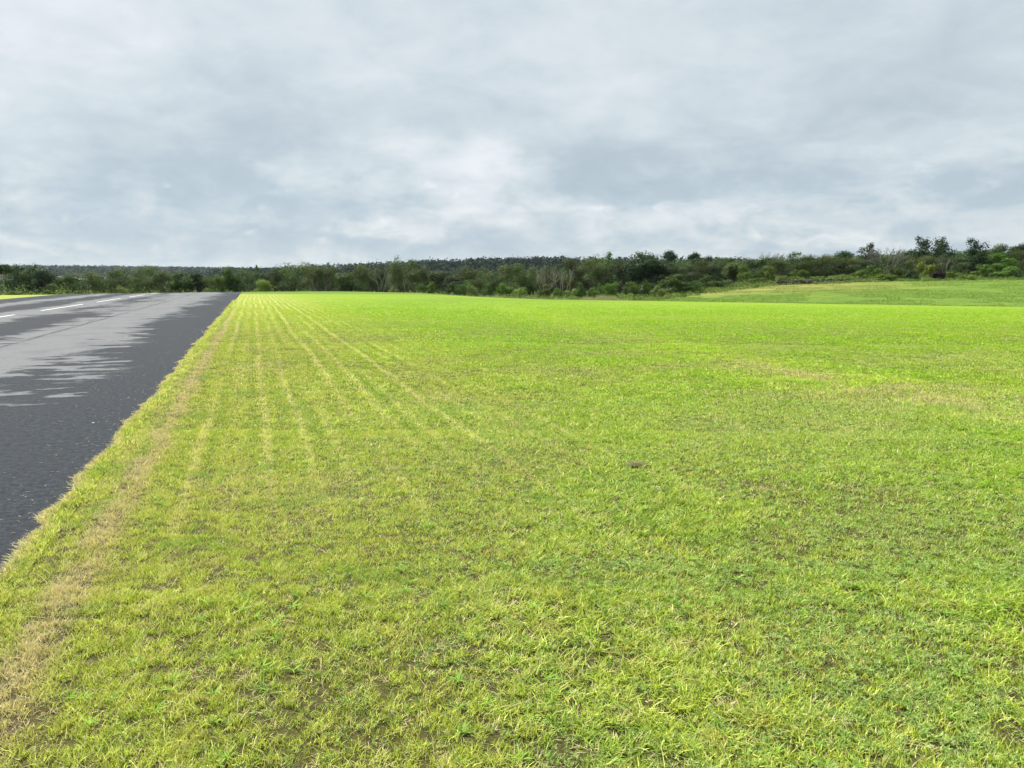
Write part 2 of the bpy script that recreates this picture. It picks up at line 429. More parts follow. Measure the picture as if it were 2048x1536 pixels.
# ---------------------------------------------------------------- grass blades
def build_grass():
    Vs, Fs, Ls, Ts, Ks = [], [], [], [], []
    base = 0
    def emit(X, Y, Z, hgt, wid, az, lean, tint, kind, seg2):
        nonlocal base
        n = len(X)
        ca, sa = np.cos(az), np.sin(az)      # lean direction
        wa = az + np.pi / 2 + rng.normal(0, .5, n)
        wx, wy = np.cos(wa) * wid / 2, np.sin(wa) * wid / 2
        tipx, tipy = X + ca * lean, Y + sa * lean
        if seg2:
            mx_, my_ = X + ca * lean * .35, Y + sa * lean * .35
            P = np.stack([
                np.stack([X - wx, Y - wy, Z], -1), np.stack([X + wx, Y + wy, Z], -1),
                np.stack([mx_ + wx * .9, my_ + wy * .9, Z + hgt * .62], -1), np.stack([mx_ - wx * .9, my_ - wy * .9, Z + hgt * .62], -1),
                np.stack([tipx, tipy, Z + hgt], -1)], 1)
            idx = base + np.arange(n)[:, None] * 5
            f = np.concatenate([idx + np.array([[0, 1, 2, 3]]), idx + np.array([[3, 2, 4]])], 1)
            lp = np.tile([4, 3], n); k = 5
        else:
            P = np.stack([np.stack([X - wx, Y - wy, Z], -1), np.stack([X + wx, Y + wy, Z], -1),
                          np.stack([tipx, tipy, Z + hgt], -1)], 1)
            idx = base + np.arange(n)[:, None] * 3
            f = idx + np.array([[0, 1, 2]]); lp = np.full(n, 3); k = 3
        Vs.append(P.reshape(-1, 3)); Fs.append(f.ravel()); Ls.append(lp)
        Ts.append(np.repeat(tint, k)); Ks.append(np.repeat(kind, k))
        base += n * k
    def sample(n, d0, d1, p):    # tuft spots: areal density ~ 1/d^p
        u = rng.random(n)
        if abs(p - 2) < 1e-6: d = d0 * (d1 / d0) ** u
        else: d = (d0 ** (2 - p) + u * (d1 ** (2 - p) - d0 ** (2 - p))) ** (1 / (2 - p))
        l = (rng.random(n) * 2 - 1) * (.70 * d + 1.0 + 0.0 * d)
        keep = rng.random(n) < 1.0
        X = l * CP + d * SP; Y = d * CP - l * SP
        return X, Y, d
    def edge_x(Y): return -1.345 + (fbm(Y * 1.9 + 3, Y * 0 + 1.5, 5) - .5) * .24
    # (number of tufts, from, to, blades per tuft, two-segment, length)
    for nt_, d0, d1, nb, seg2 in ((92000, 1.1, 3.8, 8, True), (150000, 3.6, 8, 7, False), (160000, 7.6, 19, 6, False), (170000, 18, 62, 5, False)):
        X, Y, d = sample(nt_, d0, d1, 1.0 if d0 < 3 else 1.9)
        cov = fbm(X * 3.1, Y * 3.1, 4); cov2 = fbm(X * 17 + 50, Y * 17, 3)
        sparse = np.maximum(np.clip((cov - .28) * 7, .65, 1) * np.clip((cov2 - .34) * 7, .30, 1), np.clip((d - 3.2) / 4, 0, .95))
        g1 = fbm(X * 42 + 11, Y * 42 + 5, 2); g2 = fbm(X * 1.1 + 31, Y * 1.1 + 3, 4)
        gapk = np.clip((g2 - .36) * 5, .55, 1.1) * np.clip((6 - d) / 3, 0, .85)
        sparse = sparse * (1 - gapk * np.clip((.50 - g1) * 9, 0, .97))
        sparse = sparse * (1 - .50 * np.clip((X + .6) / 3.2, .0, 1) * np.clip((9 - d) / 3, 0, 1))
        keep = (rng.random(len(X)) < sparse) & (X > edge_x(Y) + .01)
        X, Y, d, cov, cov2 = X[keep], Y[keep], d[keep], cov[keep], cov2[keep]
        n = len(X)
        lush = fbm(X * .8 + 9, Y * .8 + 4, 4)
        coarse = np.clip((lush - .5) * 6, 0, 1) * np.clip((X + .5) / 3, 0, 1)
        th = (.016 + .016 * cov2 + .008 * coarse) * (1 + .010 * d)
        tt = rng.random(n)
        rep = lambda a: np.repeat(a, nb)
        N = n * nb
        spread = .006 + .0018 * rep(d)
        bx = rep(X) + rng.normal(0, 1, N) * spread; by = rep(Y) + rng.normal(0, 1, N) * spread
        hh = rep(th) * rng.uniform(.5, 1.3, N)
        wd = (.0026 + .0026 * rep(coarse)) * np.maximum(1, (rep(d) / 3.0) ** .85) * rng.uniform(.6, 1.5, N)
        az = rng.random(N) * 2 * np.pi
        ln = hh * rng.uniform(.2, 1.5, N) * (1 + .7 * rep(coarse))
        tint = np.clip(rep(tt) * .5 + rng.random(N) * .5 + rng.normal(0, .08, N) - .12 * rep(coarse), 0, 1)
        exx = edge_x(by)
        pdry = .10 + .22 * rep(np.clip((.45 - lush) * 5, 0, 1)) + .6 * np.clip((exx + .10 - bx) * 14, 0, 1) \
            + .75 * np.exp(-((bx + 1.0) / .085) ** 2) * (rep(cov) > .38)
        pdry *= np.where(rep(coarse) > .6, .4, 1)
        pdry = np.where((rep(cov2) < .40) & (rep(d) < 6), np.maximum(pdry, .55), pdry) * np.clip(16 / rep(d), .25, 1)
        tint = .5 + (tint - .5) * np.clip(12 / rep(d), .3, 1)
        hh = hh * np.where(rep(cov2) < .40, .6, 1.0)
        kind = (rng.random(N) < pdry).astype(float)
        fade = np.clip((62 - rep(d)) / 25, .15, 1)
        bz = H(bx, by) - .003 + np.where(bx < -1.23, .014, 0)
        emit(bx, by, bz, hh * fade, wd, az, ln, tint, kind, seg2)
    n = 60000
    Y = 1.0 + 58 * rng.random(n) ** 2.0
    X = edge_x(Y) + rng.random(n) * np.clip(.02 + .14 * rng.random(n), 0, 1)
    emit(X, Y, H(X, Y) + .011, rng.uniform(.015, .045, n), .0028 * np.maximum(1, (Y / 3) ** .75), np.pi * rng.integers(0, 2, n) + rng.normal(0, 1.0, n),
         rng.uniform(.01, .05, n), rng.random(n), (rng.random(n) < np.clip(.85 - (X - edge_x(Y)) * 12, .08, .8) * np.clip((fbm(Y * 2.3, Y * 0 + 3.3, 3) - .35) * 5, .2, 1)).astype(float), True)
    # spill-over blades lying on the asphalt edge
    n = 15000
    Y = 1.5 + 32 * rng.random(n) ** 1.8
    X = edge_x(Y) + .02 - np.abs(rng.normal(0, .022, n)) * (rng.random(n) < .9) * (fbm(Y * 6, Y * 0 + 7, 3) * 2.2)
    emit(X, Y, np.full(n, .010), rng.uniform(.003, .03, n), .0022 * np.maximum(1, (Y / 3) ** .7), np.pi + rng.normal(0, .8, n),
         rng.uniform(.015, .06, n), rng.random(n), (rng.random(n) < .6).astype(float), True)
    n = 900
    Y = 1.5 + 25 * rng.random(n) ** 1.6; X = -1.42 - rng.exponential(.35, n)
    emit(X, Y, np.full(n, .0135), rng.uniform(.001, .006, n), .0020 * np.maximum(1, (Y / 3) ** .6), rng.random(n) * 6.3,
         rng.uniform(.01, .045, n), rng.random(n), (rng.random(n) < .8).astype(float), False)
    # leafy stars of coarser grass held above the thatch, dark holes between them
    for ns, d0, d1, nb in ((120000, 1.1, 4.2, 5), (130000, 4.0, 10, 4)):
        X, Y, d = sample(ns, d0, d1, 1.0 if d0 < 2 else 1.8)
        g = fbm(X * 24 + 3, Y * 24 + 8, 3); g2 = fbm(X * 3.0 + 70, Y * 3.0 + 2, 4); g3 = fbm(X * .9 + 9, Y * .9 + 4, 3)
        side = np.clip((X + .6) / 3.2, .06, 1)
        k = (rng.random(len(X)) < np.clip((g - .43) * 12, 0, 1) * np.clip((g2 - .30) * 6, .25, 1) * side) & (X > -1.22)
        X, Y, d, g3, side = X[k], Y[k], d[k], g3[k], side[k]; n = len(X); N = n * nb; rep = lambda a: np.repeat(a, nb)
        sc_ = np.maximum(1, (rep(d) / 3.5) ** .75)
        h0 = rep(rng.uniform(.006, .024, n)); az = rng.random(N) * 6.28
        ln = rng.uniform(.005, .020, N) * (.8 + .3 * rep(side)) * sc_ ** .6
        tt = rep(rng.random(n)) * .6 + rng.random(N) * .4
        emit(rep(X) + rng.normal(0, .004, N), rep(Y) + rng.normal(0, .004, N), H(rep(X), rep(Y)) + h0, rng.uniform(-.003, .016, N),
             rng.uniform(.0024, .0048, N) * sc_, az, ln, tt * .75, np.where(rng.random(N) < .07, 1.0, 4.0), False)
    # short dead thatch lying on the soil between the tufts
    X, Y, d = sample(150000, 1.1, 9, 1.2); k = X > -1.22; X, Y, d = X[k], Y[k], d[k]; n = len(X)
    dark = rng.random(n)
    emit(X, Y, H(X, Y) + rng.uniform(.0, .006, n), rng.uniform(.001, .010, n), .0022 * np.maximum(1, (d / 3) ** .8), rng.random(n) * 6.3,
         rng.uniform(.010, .035, n), dark * .35, np.where(rng.random(n) < .6, 3.0, 0.0), False)
    # runners and long fallen straws
    n = 2600
    X, Y, d = sample(n, 1.3, 13, 1.0)
    k = X > -1.3; X, Y, d = X[k], Y[k], d[k]; n = len(X)
    emit(X, Y, H(X, Y) + .012, rng.uniform(.004, .03, n), .0016 * np.maximum(1, (d / 3) ** .7), rng.random(n) * 6.3,
         rng.uniform(.05, .16, n), rng.uniform(.6, 1, n), np.ones(n) * (rng.random(n) < .7), True)
    # broad-leaved weeds: rosettes, more of them to the right
    n = 1500
    X, Y, d = sample(n, 1.3, 12, 1.0)
    k = (fbm(X * .9 + 9, Y * .9 + 4, 3) > .50) & (X > -.8); X, Y, d = X[k], Y[k], d[k]; n = len(X)
    nb = 10; N = n * nb; rep = lambda a: np.repeat(a, nb)
    emit(rep(X), rep(Y), H(rep(X), rep(Y)) + .010, rng.uniform(.006, .030, N), rng.uniform(.004, .008, N), rng.random(N) * 6.3,
         rng.uniform(.03, .07, N), np.repeat(rng.uniform(.2, .8, n), nb), np.full(N, 2.0), True)
    me = mesh_np('grass', np.concatenate(Vs), np.concatenate(Fs), np.concatenate(Ls), [M['blade']],
                 {'tint': np.concatenate(Ts), 'kind': np.concatenate(Ks)})
    o = link('grass', me)
    return tag(o, 'short mown yellow green grass covering the field beside the runway', 'grass', kind='stuff')
build_grass()

# ================================================================ TREES
def quads(P, Nrm, size, aspect, r):
    """leaf clumps: a bent quad at each point"""
    n = len(P)
    ref = r.normal(size=(n, 3)); t = np.cross(Nrm, ref); t /= np.linalg.norm(t, axis=1)[:, None] + 1e-9
    b = np.cross(Nrm, t)
    s = (size * r.uniform(.55, 1.35, n))[:, None]
    t = t * s; b = b * s * aspect
    V = np.stack([P - t - b * .3, P - t * .1 - b, P + t - b * .1, P + t * .2 + b], 1)
    return V.reshape(-1, 3)
def quad_mesh(name, V, mat, tint):
    n = len(V) // 4
    return mesh_np(name, V, np.arange(len(V)), np.full(n, 4), [mat], {'tint': np.repeat(tint, 4)})

def crown_points(r, kind, n):
    """unit crown: width 1 (x,y in -.5..+.5), height 0..1"""
    if kind == 'dome':      # broad, low-branched, feathery
        L = 20
        c = np.stack([r.uniform(-.30, .30, L), r.uniform(-.30, .30, L), r.uniform(.18, .80, L)], -1)
        lim = np.sqrt(np.clip(1 - ((c[:, 2] - .35) / .62) ** 2, .1, 1)); c[:, :2] *= lim[:, None] * 1.15
        rad = np.stack([r.uniform(.13, .21, L)] * 2 + [r.uniform(.10, .18, L)], -1)
    elif kind == 'round':
        L = 18
        d = r.normal(size=(L, 3)); d /= np.linalg.norm(d, axis=1)[:, None]
        c = np.array([0, 0, .55]) + d * np.array([.28, .28, .30]) * r.uniform(.5, 1, L)[:, None]
        rad = np.stack([r.uniform(.12, .20, L)] * 2 + [r.uniform(.09, .15, L)], -1)
    elif kind == 'clumpy':  # tall, with separate tufts of foliage at the top
        L = 30
        z = np.linspace(.10, .93, L); w = np.interp(z, [.1, .3, .7, .95], [.24, .30, .30, .17])
        a = r.random(L) * 6.28; q = r.uniform(.2, 1, L)
        q[::3] *= .25
        c = np.stack([np.cos(a) * w * q, np.sin(a) * w * q, z], -1)
        s = np.interp(z, [.2, .6, .93], [.20, .15, .085])
        rad = np.stack([s, s, s * r.uniform(.7, 1.3, L)], -1)
    elif kind == 'pointed':
        L = 18
        z = np.linspace(.15, .93, L); w = np.interp(z, [.1, .4, .95], [.30, .26, .04])
        a = r.random(L) * 6.28; q = r.uniform(.3, 1, L)
        c = np.stack([np.cos(a) * w * q, np.sin(a) * w * q, z], -1)
        s = np.interp(z, [.15, .95], [.20, .06]); rad = np.stack([s, s, s * .7], -1)
    elif kind == 'umbrella':
        L = 14
        a = r.random(L) * 6.28; q = r.uniform(.0, 1, L)
        c = np.stack([np.cos(a) * .32 * q, np.sin(a) * .32 * q, .86 - .22 * q ** 2 + r.normal(0, .02, L)], -1)
        rad = np.stack([r.uniform(.11, .17, L)] * 2 + [r.uniform(.05, .08, L)], -1)
    elif kind == 'bush':
        L = 16
        a = r.random(L) * 6.28; q = r.uniform(.0, 1, L) ** .6
        z = r.uniform(.12, .80, L) * (1 - .45 * q)
        c = np.stack([np.cos(a) * .34 * q, np.sin(a) * .34 * q, z], -1)
        rad = np.stack([r.uniform(.12, .20, L)] * 2 + [r.uniform(.10, .20, L)], -1)
    k = r.choice(len(c), n, p=(rad[:, 0] ** 2) / np.sum(rad[:, 0] ** 2))
    d = r.normal(size=(n, 3)); d /= np.linalg.norm(d, axis=1)[:, None]
    q = r.random(n) ** .45 * (1 + .30 * np.maximum(0, r.normal(0, .5, n)))
    P = c[k] + d * rad[k] * q[:, None]
    zt = np.quantile(P[:, 2], .985); k2 = 1.0 / zt
    wq = np.quantile(np.abs(P[:, :2]), .97); k1 = .5 / wq
    P = P * np.array([k1, k1, k2]); c = c * np.array([k1, k1, k2])
    nr = d + r.normal(0, .33, (n, 3)) + np.array([0, 0, .45]); nr /= np.linalg.norm(nr, axis=1)[:, None]
    return P, nr, c

def limb_mesh(segs, name, mat, sides=5):
    """tapered tubes from (p0, p1, r0, r1)"""
    V, F = [], []
    for p0, p1, r0, r1 in segs:
        p0 = np.array(p0, float); p1 = np.array(p1, float)
        ax = p1 - p0; ax /= np.linalg.norm(ax) + 1e-9
        ref = np.array([1, 0, 0]) if abs(ax[0]) < .8 else np.array([0, 1, 0])
        u = np.cross(ax, ref); u /= np.linalg.norm(u); v = np.cross(ax, u)
        b = len(V)
        for p, q in ((p0, r0), (p1, r1)):
            for i in range(sides):
                a = 6.2832 * i / sides; V.append(p + (u * math.cos(a) + v * math.sin(a)) * q)
        for i in range(sides):
            j = (i + 1) % sides; F.append([b + i, b + j, b + sides + j, b + sides + i])
    F = np.array(F)
    return mesh_np(name, np.array(V), F.ravel(), np.full(len(F), 4), [mat], smooth=True)

def branching(r, start, direction, length, radius, depth, spread=.5, up=.15, out=None):
    out = [] if out is None else out
    p = np.array(start, float); d = np.array(direction, float)
    nseg = 3
    for i in range(nseg):
        d = d + r.normal(0, .10, 3); d[2] += up * .3; d /= np.linalg.norm(d)
        q = p + d * length / nseg
        r1 = radius * (1 - .22 * (i + 1) / nseg * 1.2)
        out.append((p, q, radius * (1 - .22 * i / nseg * 1.2), r1))
        p = q
        if depth > 0 and i >= 0:
            for _ in range(2 if i == nseg - 1 else 1):
                nd = d + r.normal(0, spread, 3); nd[2] += up; nd /= np.linalg.norm(nd)
                branching(r, p, nd, length * r.uniform(.55, .8), r1 * .58, depth - 1, spread, up, out)
    return out

TREE_MESH = {}
def tree_mesh(shape, leaf, var, W, Ht):
    key = (shape, leaf, var)
    if key in TREE_MESH: return TREE_MESH[key]
    r = np.random.default_rng(hash_str(shape + leaf + str(var)))
    n = {'dome': 7500, 'round': 6000, 'clumpy': 5200, 'pointed': 3200, 'umbrella': 1800, 'bush': 2200}[shape]
    P, nr, c = crown_points(r, shape, n)
    P[:, 2] = np.clip(P[:, 2], .015, None)
    S = np.array([W, W, Ht])
    P = P * S; c = c * S
    size = {'bush': .10, 'umbrella': .15}.get(shape, .155)
    asp = .42 if shape == 'dome' else .7
    V = quads(P, nr, np.full(n, size), asp, r)
    crown = quad_mesh('foliage' if shape == 'bush' else 'crown', V, M[leaf], r.random(n))
    # trunk and limbs reach towards the lobes
    segs = []
    h0 = {'umbrella': .62, 'clumpy': .30, 'round': .24, 'dome': .14, 'pointed': .6, 'bush': .06}[shape] * Ht
    rt = {'bush': .035, 'umbrella': .016 * Ht}.get(shape, .022 * Ht)
    lean = r.normal(0, .03 * W, 2)
    top = np.array([lean[0], lean[1], h0])
    segs.append((np.array([0, 0, -.25]), top * np.array([.5, .5, .5]), rt * 1.25, rt))
    segs.append((top * np.array([.5, .5, .5]), top, rt, rt * .85))
    for t in c[r.permutation(len(c))[:9]]:
        mid = (top + t) / 2 + r.normal(0, .03 * W, 3)
        segs.append((top, mid, rt * .55, rt * .35)); segs.append((mid, t, rt * .35, rt * .12))
    trunk = limb_mesh(segs, 'stem' if shape == 'bush' else 'trunk', M['palebark'] if leaf == 'pale' else M['bark'])
    TREE_MESH[key] = (crown, trunk, W, Ht)
    return TREE_MESH[key]
def hash_str(s):
    h = 0
    for ch in s: h = (h * 131 + ord(ch)) % 1000003
    return h

def empty(name, loc, rz=0):
    o = bpy.data.objects.new(name, None); COL.objects.link(o); o.empty_display_size = .5
    o.location = loc; o.rotation_euler = (0, 0, rz); return o

NVAR = 3
cnt = [0]
def plant(name, cat, px, ytop, hw, shape, leaf, d, label, group, pale=False):
    X, Y = place(px, d); z = float(H(X, Y))
    ht = height_at(ytop, d) - z; w = 2 * hw / 1553.0 * d
    base_w, base_h = (2.6, 2.2) if shape == 'bush' else ((2.4 * .5 * 5.2, 8.0) if shape in ('dome',) else (4.6, 8.0))
    cnt[0] += 1
    crown, trunk, W0, H0 = tree_mesh(shape, leaf, cnt[0] % NVAR, base_w, base_h)
    e = empty(name, (X, Y, z - .02), random.uniform(0, 6.28))
    s = ht / H0; sw = w / W0
    # the crown outline spreads a little past the nominal unit box
    e.scale = (sw * 1.02, sw * 1.02, s)
    tag(e, label, cat, group)
    isb = shape == 'bush'
    link('foliage' if isb else 'crown', crown, e)
    t = link('stem' if isb else 'trunk', trunk, e)
    if pale:
        me = trunk.copy(); me.materials.clear(); me.materials.append(M['palebark']); t.data = me
    return e

TG = 'trees along the edge of the wood'
OL = 'dome'
TREES = [
 # px, top, hw, shape, leaf, dist, label
 (35, 535, 24, 'clumpy', 'dark', 150, 'tall dark tree second from the left end of the wood'),
 (60, 534, 20, 'clumpy', 'green', 146, 'tall mid green tree with thin trunk left of the dark round tree'),
 (90, 540, 22, 'round', 'dark', 143, 'dark blue green round tree right of the tall trees at far left'),
 (127, 550, 26, 'dome', 'green', 138, 'low green spreading tree below the pale roof at far left'),
 (185, 545, 34, 'dome', 'olive', 140, 'broad olive tree just right of the pale roof'),
 (228, 540, 24, 'dome', 'olive', 144, 'olive tree standing behind the pale flowering weeds beside the runway'),
 (280, 534, 36, 'dome', 'olive', 142, 'tallest rounded olive tree behind the left half of the runway'),
 (325, 543, 24, 'dome', 'brownish', 143, 'brownish olive tree right of the tallest one behind the runway'),
 (363, 545, 27, 'round', 'green', 140, 'dark hearted green tree with bright upper leaves behind mid runway'),
 (397, 546, 18, 'round', 'dark', 141, 'narrow dark green tree behind the runway, left of the low lime tree'),
 (424, 553, 22, 'dome', 'bright', 137, 'low lime green tree behind the runway'),
 (456, 537, 22, 'round', 'green', 141, 'dark green tree rising behind the far end of the runway'),
 (492, 541, 30, 'dome', 'grey', 144, 'grey green dome tree directly above the runway vanishing corner'),
 (514, 535, 13, 'pointed', 'green', 152, 'small pointed green tree top poking above the grey green dome'),
 (545, 540, 26, 'dome', 'grey', 145, 'grey green tree right of the small bright tree at the runway corner'),
 (586, 528, 38, 'dome', 'olive', 147, 'tall twiggy olive tree first to the right of the runway corner'),
 (632, 534, 28, 'dome', 'brownish', 145, 'brown tinged tree with pale slanting trunks, right of the tall twiggy one'),
 (666, 536, 30, 'dome', 'olive', 147, 'olive green tree behind the low dark tree with bright crown'),
 (699, 548, 26, 'round', 'green', 138, 'low dark tree with bright green crown at the field crest'),
 (724, 532, 28, 'dome', 'brownish', 148, 'brown grey tree between the low bright crowned tree and the bare stems'),
 (762, 536, 22, 'dome', 'grey', 147, 'grey twiggy tree left of the big brown dome tree'),
 (800, 522, 36, 'dome', 'brownish', 145, 'big brown olive dome tree standing highest left of the field centre'),
 (848, 536, 24, 'dome', 'brownish', 146, 'brown olive tree touching the right side of the big dome tree'),
 (878, 543, 26, 'round', 'grey', 142, 'dark grey green tree below the wooded hill start'),
 (906, 555, 22, 'round', 'dark', 135, 'low dark rounded tree left of the wide green dome'),
 (945, 536, 37, 'dome', 'olive', 140, 'wide even green dome tree under the long wooded hill'),
 (1006, 533, 38, 'dome', 'brownish', 141, 'wide brown topped dome tree left of the forked dead tree'),
 (1046, 530, 28, 'dome', 'olive', 143, 'olive tree directly left of the forked dead tree'),
 (1098, 532, 26, 'dome', 'grey', 147, 'grey green tree seen through the pale dead branches'),
 (1146, 520, 34, 'dome', 'brownish', 147, 'feathery brown olive tree above the white forked stems'),
 (1188, 518, 34, 'dome', 'brownish', 149, 'feathery brown tree left of the light green spires'),
 (1214, 511, 20, 'clumpy', 'bright', 168, 'light green tree with small spiky tops behind the feathery brown tree'),
 (1240, 523, 30, 'dome', 'grey', 146, 'grey green tree in deep shade above the pale dry grass'),
 (1287, 508, 34, 'round', 'dark', 143, 'large dark green tree left of the umbrella shaped tree'),
 (1322, 524, 28, 'round', 'dark', 141, 'dark tree below the umbrella shaped tree'),
 (1361, 529, 30, 'dome', 'grey', 139, 'rounded grey green tree behind the big green shrub'),
 (1336, 502, 16, 'umbrella', 'dark', 166, 'umbrella shaped dark tree standing alone above the others'),
 (1389, 506, 16, 'umbrella', 'dark', 163, 'open crowned dark tree right of the umbrella shaped one'),
 (1402, 522, 26, 'dome', 'brownish', 143, 'brown topped tree below the open crowned dark tree'),
 (1414, 515, 14, 'round', 'dark', 168, 'small round dark treetop right of the open crowned tree'),
 (1449, 516, 20, 'round', 'green', 160, 'dark green round topped tree left of the thin bare treetops'),
 (1430, 526, 24, 'dome', 'grey', 142, 'grey green tree above the low shrubs where the bank begins'),
 (1470, 525, 22, 'round', 'olive', 137, 'dark olive tree with black shade under it behind the bank'),
 (1490, 531, 14, 'dome', 'bright', 133, 'narrow yellow green tree right of the dark olive one'),
 (1506, 516, 28, 'dome', 'grey', 145, 'grey olive tree under the thin bare treetops'),
 (1548, 513, 28, 'dome', 'brownish', 147, 'brown olive tree left of the tree with two small tufts'),
 (1582, 508, 26, 'clumpy', 'grey', 150, 'grey green tree with two small tufts above the dark brush'),
 (1618, 511, 30, 'dome', 'olive', 145, 'olive tree above the right end of the dark brush'),
 (1600, 540, 16, 'dome', 'bright', 131, 'yellow green small tree just behind the dark brush'),
 (1652, 511, 32, 'dome', 'brownish', 144, 'wide brown olive tree left of the dark tufted tree'),
 (1683, 504, 20, 'round', 'dark', 168, 'dark flat topped tree behind the wide brown olive tree'),
 (1700, 516, 28, 'dome', 'brownish', 143, 'brownish shrubby tree in front of the dark flat topped one'),
 (1737, 491, 20, 'clumpy', 'dark', 146, 'dark tufted tree left of the large bare grey tree'),
 (1736, 516, 28, 'dome', 'grey', 138, 'grey green tree under the dark tufted crown'),
 (1790, 512, 32, 'dome', 'grey', 145, 'grey tree behind the large bare grey tree'),
 (1820, 502, 18, 'round', 'dark', 152, 'small dark tree at the left foot of the tallest twin crowns'),
 (1844, 478, 27, 'clumpy', 'dark', 148, 'tallest dark tree, left one of the twin tufted crowns'),
 (1880, 480, 22, 'clumpy', 'dark', 150, 'right one of the twin tufted dark crowns'),
 (1852, 514, 32, 'dome', 'brownish', 135, 'grey brown thinly leaved tree in front of the twin dark crowns'),
 (1904, 512, 30, 'dome', 'grey', 137, 'greyish thin tree left of the lone dark column tree'),
 (1946, 482, 23, 'clumpy', 'dark', 136, 'lone dark column shaped tree near the right edge'),
 (1976, 498, 22, 'round', 'grey', 156, 'grey green treetop right behind the dark column tree'),
 (2003, 491, 20, 'round', 'green', 162, 'distant treetop above the bright round tree'),
 (2002, 509, 27, 'round', 'bright', 134, 'bright green round tree near the right edge'),
 (2040, 490, 20, 'round', 'dark', 164, 'dark treetop at the right end of the skyline'),
 (2046, 503, 30, 'dome', 'brownish', 140, 'brown olive tree cut by the right edge of the view'),
]
for t in TREES:
    plant('pine_tree' if t[3] == 'umbrella' else 'broadleaf_tree', 'tree', *t, TG)
plant('broadleaf_tree', 'tree', 6, 529, 20, 'umbrella', 'dark', 112, 'dark tall tree with a straight whitish trunk at the left end', TG, pale=True)
plant('broadleaf_tree', 'tree', 521, 561, 17, 'round', 'lime', 118, 'small bright yellow green tree at the far corner of the runway', TG)

# dead trees
def dead_tree(px, ytop, hw, d, label, stems, depth, seed, spread=.35, base_y=None, pale=True, rad=.09):
    X, Y = place(px, d); z = float(H(X, Y)) - .1
    ht = height_at(ytop, d) - z; w = hw / 1553 * d
    r = np.random.default_rng(seed)
    e = empty('dead_tree', (X, Y, z), 0); tag(e, label, 'dead tree', 'bare dead trees')
    m = M['palebark'] if pale else M['bark']
    built = []
    for k in range(stems):
        a = (k / max(1, stems - 1) - .5) * 2 if stems > 1 else 0
        out = np.array([a * w * .8 * CP, -a * w * .8 * SP, ht * .6]) + r.normal(0, .15, 3)
        d0 = out / np.linalg.norm(out); p1 = d0 * ht * .38
        sg = [(np.zeros(3), p1, rad, rad * .7)]
        branching(r, p1, d0 + np.array([0, 0, .2]), ht * .34, rad * .62, depth, spread, .22, sg)
        built.append(sg)
    zmax = max(q[1][2] for sg in built for q in sg)
    for sg in built:
        sg = [(p, q, max(a, .014), max(b, .010)) for p, q, a, b in sg]
        link('stem', limb_mesh(sg, 'stem', m, 5), e)
    e.scale = (1, 1, ht / zmax)
DEAD = [(1090, 528, 16, 128, 'pale forked dead tree with upright bare branches above a brown bush', 4, 3, 11),
        (1128, 532, 24, 126, 'dead tree with white stems fanning out above the shrubs', 5, 2, 12),
        (760, 532, 10, 138, 'thin bare stems left of the big brown dome tree', 3, 2, 13),
        (640, 545, 12, 134, 'pale slanting bare trunk at the field crest', 2, 2, 14),
        (800, 548, 14, 134, 'pale bare fork in front of the big brown dome tree', 2, 2, 15),
        (1480, 507, 10, 150, 'wispy bare treetop above the dark olive tree', 3, 2, 16),
        (1531, 501, 9, 152, 'tallest wispy bare treetop in the middle of the right wood', 2, 2, 17),
        (1772, 493, 32, 130, 'large bare grey tree with many fine upright twigs', 7, 3, 18),
        (1840, 520, 14, 128, 'short pale broken branches left of the dark purple bush', 2, 2, 19),
        (1893, 512, 14, 129, 'pale leaning bare trunk right of the dark purple bush', 3, 2, 20)]
for q in DEAD: dead_tree(q[0], q[1], q[2], q[3], q[4], q[5], q[6], q[7], rad=.07 if q[5] > 4 else .08)

